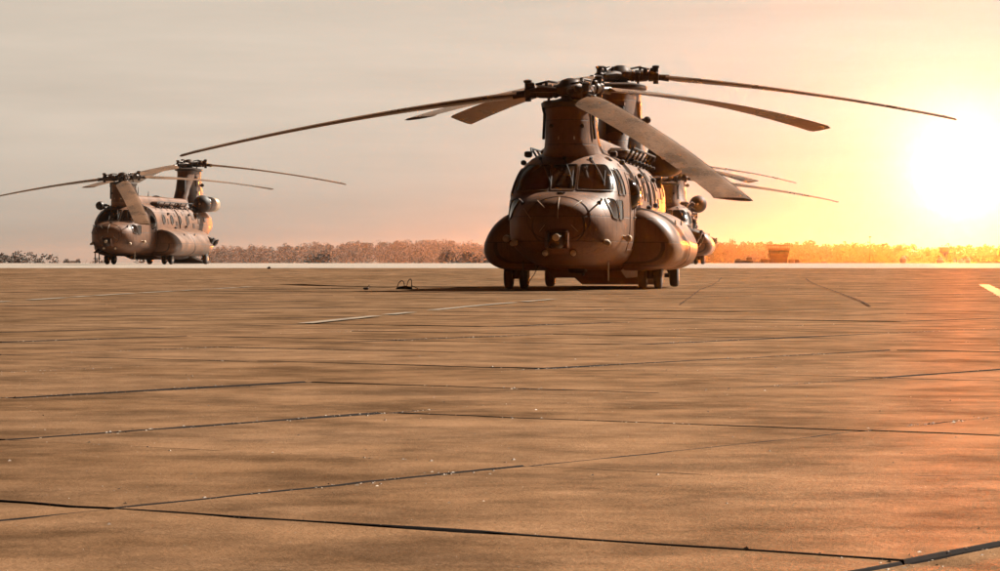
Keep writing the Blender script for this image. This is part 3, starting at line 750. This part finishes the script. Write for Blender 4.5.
# wooded ridge (left) and wood (right): terrain plus one mass of trees each
def ridge_top(px):
    pts = [(150, 262), (185, 255), (210, 251), (235, 249), (290, 248), (330, 245.5), (380, 243), (420, 242), (450, 243), (485, 245), (560, 247), (720, 246), (800, 248)]
    for (a, za), (b, zb) in zip(pts, pts[1:]):
        if px <= b: return za + (zb - za) * max(0, px - a) / (b - a)
    return 250
def wood_top(px):
    pts = [(660, 247), (700, 243), (726, 240), (745, 243), (780, 243), (850, 245), (900, 246.5), (930, 247), (960, 245.5), (1000, 244), (1060, 243), (1150, 246)]
    for (a, za), (b, zb) in zip(pts, pts[1:]):
        if px <= b: return za + (zb - za) * max(0, px - a) / (b - a)
    return 250
rnd = random.Random(5)
q = MB(); hm = MB()
rows = []
for D in (2070, 2250, 2520, 2880, 3420):
    row = []
    for px in range(100, 901, 20):
        zt = CAMH + (HOR - ridge_top(px)) / F_PX * 2520 - 13; k = {2070: 0, 2250: .45, 2520: 1, 2880: 1, 3420: 0}[D]
        row.append((wx(px, D), D, -6.2 + (zt + 6) * k))
    rows.append(row)
n = len(rows[0]); hm.add([p for r in rows for p in r], [(i * n + k, i * n + k + 1, (i + 1) * n + k + 1, (i + 1) * n + k) for i in range(len(rows) - 1) for k in range(n - 1)])
tag(hm.build('hills', M['hill'], None, 60), kind='structure')
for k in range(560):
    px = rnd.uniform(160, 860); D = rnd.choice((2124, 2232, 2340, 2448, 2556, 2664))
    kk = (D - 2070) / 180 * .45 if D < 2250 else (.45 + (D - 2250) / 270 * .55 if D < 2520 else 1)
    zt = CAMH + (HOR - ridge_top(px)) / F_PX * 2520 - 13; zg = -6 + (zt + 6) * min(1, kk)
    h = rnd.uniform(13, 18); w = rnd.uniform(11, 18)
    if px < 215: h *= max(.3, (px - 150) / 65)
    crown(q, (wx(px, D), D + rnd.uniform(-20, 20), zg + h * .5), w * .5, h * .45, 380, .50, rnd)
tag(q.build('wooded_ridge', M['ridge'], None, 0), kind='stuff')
q = MB()
for k in range(330):
    px = rnd.uniform(655, 1150); D = rnd.choice((1370, 1440, 1510, 1580))
    top = CAMH + (HOR - wood_top(px) + rnd.uniform(-2.0, .8)) / F_PX * 1440; z0 = -6; h = (top - z0) * 1.05 if D > 1440 else (top - z0) * rnd.uniform(.75, 1.)
    w = rnd.uniform(7.5, 12.5)
    crown(q, (wx(px, D), D, z0 + h * .54), w * .55, h * .47, 420, .52, rnd)
    q.tube([(wx(px, D), D, z0), (wx(px, D) + .2, D, z0 + h * .8)], [.25, .06], 5)
tag(q.build('winter_wood', M['leaf'], None, 0), kind='stuff')

# airfield control cabin on low blocks (right of the nearest helicopter)
D = 520; x0 = wx(778, D); z0 = gz(D); s = D / F_PX
def zpx(py, D): return CAMH + (HOR - py) / F_PX * D
r = empty('control_cabin', (x0, D, z0))
q = MB(); za, zb = zpx(258, D) - z0, zpx(249.5, D) - z0
q.loft([[(sx * hw, sy * hw * .8, z) for sx, sy in ((-1, -1), (1, -1), (1, 1), (-1, 1))] for z, hw in ((0, 1.55), (za, 1.6), (za + .02, 1.66), (zb, 1.95), (zb + .02, 2.02), (zb + .22, 2.02))]); b = q.build('wall', M['wall'], r, 20)
q = MB(); q.loft([[(sx * hw, sy * hw * .8, z) for sx, sy in ((-1, -1), (1, -1), (1, 1), (-1, 1))] for z, hw in ((zb - .75, 1.86), (zb - .15, 1.965))], False, False); q.build('window', M['glass'], r, 20)
q = MB()
for k in range(6):
    for sy in (-1, 1): q.tube([(-1.95 + k * .78, sy * 1.55, zb + .2), (-1.95 + k * .78, sy * 1.55, zb + .95 + .3 * (k % 2))], .05, 5)
for sy in (-1, 1): q.tube([(-1.98, sy * 1.55, zb + .75), (1.98, sy * 1.55, zb + .75)], .05, 5)
q.build('roof_railing', M['dark'], r)
tag(r, 'dark flared control cabin with a railed roof before the orange wood', 'control cabin')
for i, (pa, pb, tp) in enumerate([(760.5, 768, 258.6), (768.6, 773, 259.2), (788, 793.5, 259), (794.5, 799, 259.2)]):
    DD_ = 510; q = MB(); w = (pb - pa) / F_PX * DD_; h = zpx(tp, DD_) - gz(DD_)
    q.bbox((0, 0, h / 2), (w, 1.2, h), .06); q.bbox((0, -.62, h * .75), (w * .6, .04, h * .3), .015)
    tag(q.build('equipment_container', M['wall'], None, 30, (wx((pa + pb) / 2, DD_), DD_, gz(DD_))), ['widest container at the left end of the row beside the control cabin', 'narrow container right beside the cabin base on its left', 'container just right of the control cabin', 'last container at the right end beside the control cabin'][i], 'container', 'containers beside the control cabin')
# low tractor
D = 400; r = empty('tow_tractor', (wx(743.5, D), D, gz(D)), R(4))
q = MB(); q.bbox((0, 0, .55), (2.6, 1.4, .5), .08); q.bbox((.75, 0, 1.0), (.8, 1.2, .55), .1); q.bbox((-.8, 0, .9), (.7, 1.1, .3), .08); q.build('body', M['dark'], r)
for sx in (-.85, .85):
    for sy in (-.7, .7):
        q = MB(); q.lathe([(.1, -.12), (.36, -.1), (.4, 0), (.36, .1), (.1, .12)], (sx, sy, .4), 'y', 14); q.build('wheel', M['rubber'], r)
tag(r, 'small dark airfield tractor far off right of the hidden helicopter', 'tractor')
# radar set on a stand and white shelters near the sun
D = 480; r = empty('radar_stand', (wx(944.5, D), D, gz(D)))
q = MB(); zt, zb = zpx(246.5, D) - gz(D), zpx(253, D) - gz(D); q.bbox((0, 0, (zt + zb) / 2), (1.45, .9, zt - zb), .15); q.build('radar_housing', M['white'], r)
q = MB()
for sx in (-1, 1):
    for sy in (-1, 1): q.tube([(sx * .25, sy * .25, zb), (sx * .75, sy * .5, 0)], .07, 6)
    q.tube([(sx * .38, -.3, zb * .7), (-sx * .62, -.42, zb * .25)], .05, 5)
q.build('legs_frame', M['white'], r)
tag(r, 'white boxy radar on splayed legs in front of the wood under the sun', 'radar')
for i, (px, w, h, D) in enumerate([(903, .75, 1.0, 380), (939.5, .9, 1.1, 420), (954, .6, .7, 420), (960.5, .8, .9, 420), (967.5, .7, 1.1, 420)]):
    q = MB(); q.bbox((0, 0, h / 2), (w, .9, h), .08); q.bbox((w * .1, 0, h + .12), (w * .5, .5, .28), .05)
    tag(q.build('white_shelter', M['white'], None, 30, (wx(px, D), D, gz(D))), ['lone small white shelter before the wood left of the radar', 'white shelter at the left foot of the radar', 'lowest white shelter just right of the radar', 'white shelter in the middle of the row right of the radar', 'rightmost white shelter of the row by the radar'][i], 'shelter', 'white shelters on the airfield')
D = 600; q = MB(); q.tube([(0, 0, 0), (0, 0, zpx(237, D) - gz(D))], [.12, .05], 6); q.bbox((0, 0, zpx(237, D) - gz(D)), (.5, .2, .25), .05)
tag(q.build('lamp_mast', M['wall'], None, 30, (wx(870, D), D, gz(D))), 'thin tall lamp mast rising over the orange wood', 'mast')

# ------------------------------------------------------------------ haze, light, sky
HAZE = .000056
hz = MB(); hz.box((0, 2430, 8.5), (4840, 5040, 33))
m = bpy.data.materials.new('haze_air'); m.use_nodes = True; nt = m.node_tree; nt.nodes.clear()
out = nt.nodes.new('ShaderNodeOutputMaterial'); pv = nt.nodes.new('ShaderNodeVolumePrincipled'); nt.links.new(pv.outputs[0], out.inputs['Volume'])
pv.inputs['Color'].default_value = (.97, .945, .90, 1); pv.inputs['Density'].default_value = HAZE; pv.inputs['Anisotropy'].default_value = .925
tag(hz.build('haze', m, None, 0), kind='stuff')

SUN_AZ, SUN_EL = 57., 40.          # azimuth from straight ahead toward the right
sd = Vector((sin(R(SUN_AZ)) * cos(R(SUN_EL)), cos(R(SUN_AZ)) * cos(R(SUN_EL)), sin(R(SUN_EL))))
L = bpy.data.lights.new('sun', 'SUN'); L.energy = 5; L.angle = R(.6); L.color = (1, .93, .82)
so = bpy.data.objects.new('sun', L); COL.objects.link(so); so.rotation_euler = sd.to_track_quat('Z', 'Y').to_euler()

w = bpy.data.worlds.new('World'); SC.world = w; w.use_nodes = True; nt = w.node_tree; nt.nodes.clear()
wo = nt.nodes.new('ShaderNodeOutputWorld')
sky = N(nt, 'ShaderNodeTexSky'); sky.sky_type = 'NISHITA'; sky.sun_disc = False
sky.sun_elevation = R(SUN_EL); sky.sun_rotation = R(SUN_AZ); sky.air_density = 1.; sky.dust_density = 3.; sky.ozone_density = 1.
bw = N(nt, 'ShaderNodeRGBToBW'); nt.links.new(sky.outputs[0], bw.inputs[0])
gen = N(nt, 'ShaderNodeTexCoord').outputs['Generated']
nv = N(nt, 'ShaderNodeVectorMath', operation='NORMALIZE'); nt.links.new(gen, nv.inputs[0]); dirv = nv.outputs[0]
def dot_(v):
    n = N(nt, 'ShaderNodeVectorMath', operation='DOT_PRODUCT'); nt.links.new(dirv, n.inputs[0]); n.inputs[1].default_value = v; return n.outputs['Value']
GLOW_AZ, GLOW_EL = math.degrees(math.atan(462 / F_PX)), math.degrees(math.atan(93 / F_PX))
gd = Vector((sin(R(GLOW_AZ)) * cos(R(GLOW_EL)), cos(R(GLOW_AZ)) * cos(R(GLOW_EL)), sin(R(GLOW_EL))))
# sky brightness: bright low haze ahead, darker behind and overhead
side = ramp_(nt, math_(nt, 'ADD', math_(nt, 'MULTIPLY', dot_((sin(R(4)), cos(R(4)), 0)), .5), .5), [(.35, (.04, .016, .008)), (.66, (.16, .11, .08)), (.92, (1, 1, 1))])
el = ramp_(nt, dot_((0, 0, 1)), [(0., (1.02, 1.20, 1.36)), (.07, (1, 1, 1)), (.5, (.48, .44, .40)), (.8, (.10, .085, .07))])
st = N(nt, 'ShaderNodeMapping'); st.inputs['Scale'].default_value = (2.2, 2.2, 26); nt.links.new(dirv, st.inputs[0])
cl = ramp_(nt, noise_(nt, st.outputs[0], 2.4, 6, .6), [(.3, (.90, .90, .90)), (.7, (1.07, 1.07, 1.07))])
flat = math_(nt, 'POWER', bw.outputs[0], .5)
SKY_GAIN = 1.30
val = math_(nt, 'MULTIPLY', flat, math_(nt, 'MULTIPLY', el, cl))
tint = N(nt, 'ShaderNodeVectorMath', operation='SCALE'); tint.inputs[0].default_value = (.96 * SKY_GAIN, .83 * SKY_GAIN, .68 * SKY_GAIN); nt.links.new(val, tint.inputs['Scale'])
b1 = N(nt, 'ShaderNodeBackground'); nt.links.new(mixc(nt, 1., tint.outputs[0], side, 'MULTIPLY'), b1.inputs[0]); b1.inputs[1].default_value = .1
ang = math_(nt, 'MULTIPLY', math_(nt, 'ARCCOSINE', math_(nt, 'MINIMUM', dot_(gd), 1.)), 180 / pi)
def lobe(sig, pw, amp, colr):
    e = math_(nt, 'MULTIPLY', math_(nt, 'POWER', math_(nt, 'DIVIDE', ang, sig), pw), -1.)
    v = math_(nt, 'MULTIPLY', math_(nt, 'POWER', 2.71828, e), amp)
    n = N(nt, 'ShaderNodeVectorMath', operation='SCALE'); n.inputs[0].default_value = colr; nt.links.new(v, n.inputs['Scale']); return n.outputs[0]
def vadd(a, b):
    n = N(nt, 'ShaderNodeVectorMath', operation='ADD'); nt.links.new(a, n.inputs[0]); nt.links.new(b, n.inputs[1]); return n.outputs[0]
glow = vadd(vadd(vadd(lobe(.11, 1.1, 34000, (1, .22, .016)), lobe(.62, 1.0, 1.15, (1, .90, .66))), lobe(2.2, 1.3, .05, (1, .95, .78))), lobe(5.5, 1.2, .02, (1, .80, .58)))
b2 = N(nt, 'ShaderNodeBackground'); nt.links.new(glow, b2.inputs[0]); b2.inputs[1].default_value = 1
ad = N(nt, 'ShaderNodeAddShader'); nt.links.new(b1.outputs[0], ad.inputs[0]); nt.links.new(b2.outputs[0], ad.inputs[1]); nt.links.new(ad.outputs[0], wo.inputs[0])
w.cycles.sampling_method = 'MANUAL'; w.cycles.sample_map_resolution = 4096

# ------------------------------------------------------------------ camera, render settings
cd = bpy.data.cameras.new('camera'); cd.sensor_width = 36; cd.lens = 36 * F_PX / 1000; cd.clip_end = 12000; cd.clip_start = .1
co = bpy.data.objects.new('camera', cd); COL.objects.link(co); co.location = (0, 0, CAMH)
co.rotation_euler = (R(90) - math.atan((285.5 - HOR) / F_PX), 0, 0); SC.camera = co
vs = SC.view_settings; vs.view_transform = 'Standard'; vs.look = 'None'; vs.exposure = 1.5; vs.gamma = 1; vs.use_curve_mapping = False
SC.cycles.use_denoising = True; SC.cycles.volume_bounces = 1; SC.cycles.max_bounces = 6; SC.cycles.sample_clamp_indirect = 6
SC.cycles.use_adaptive_sampling = True
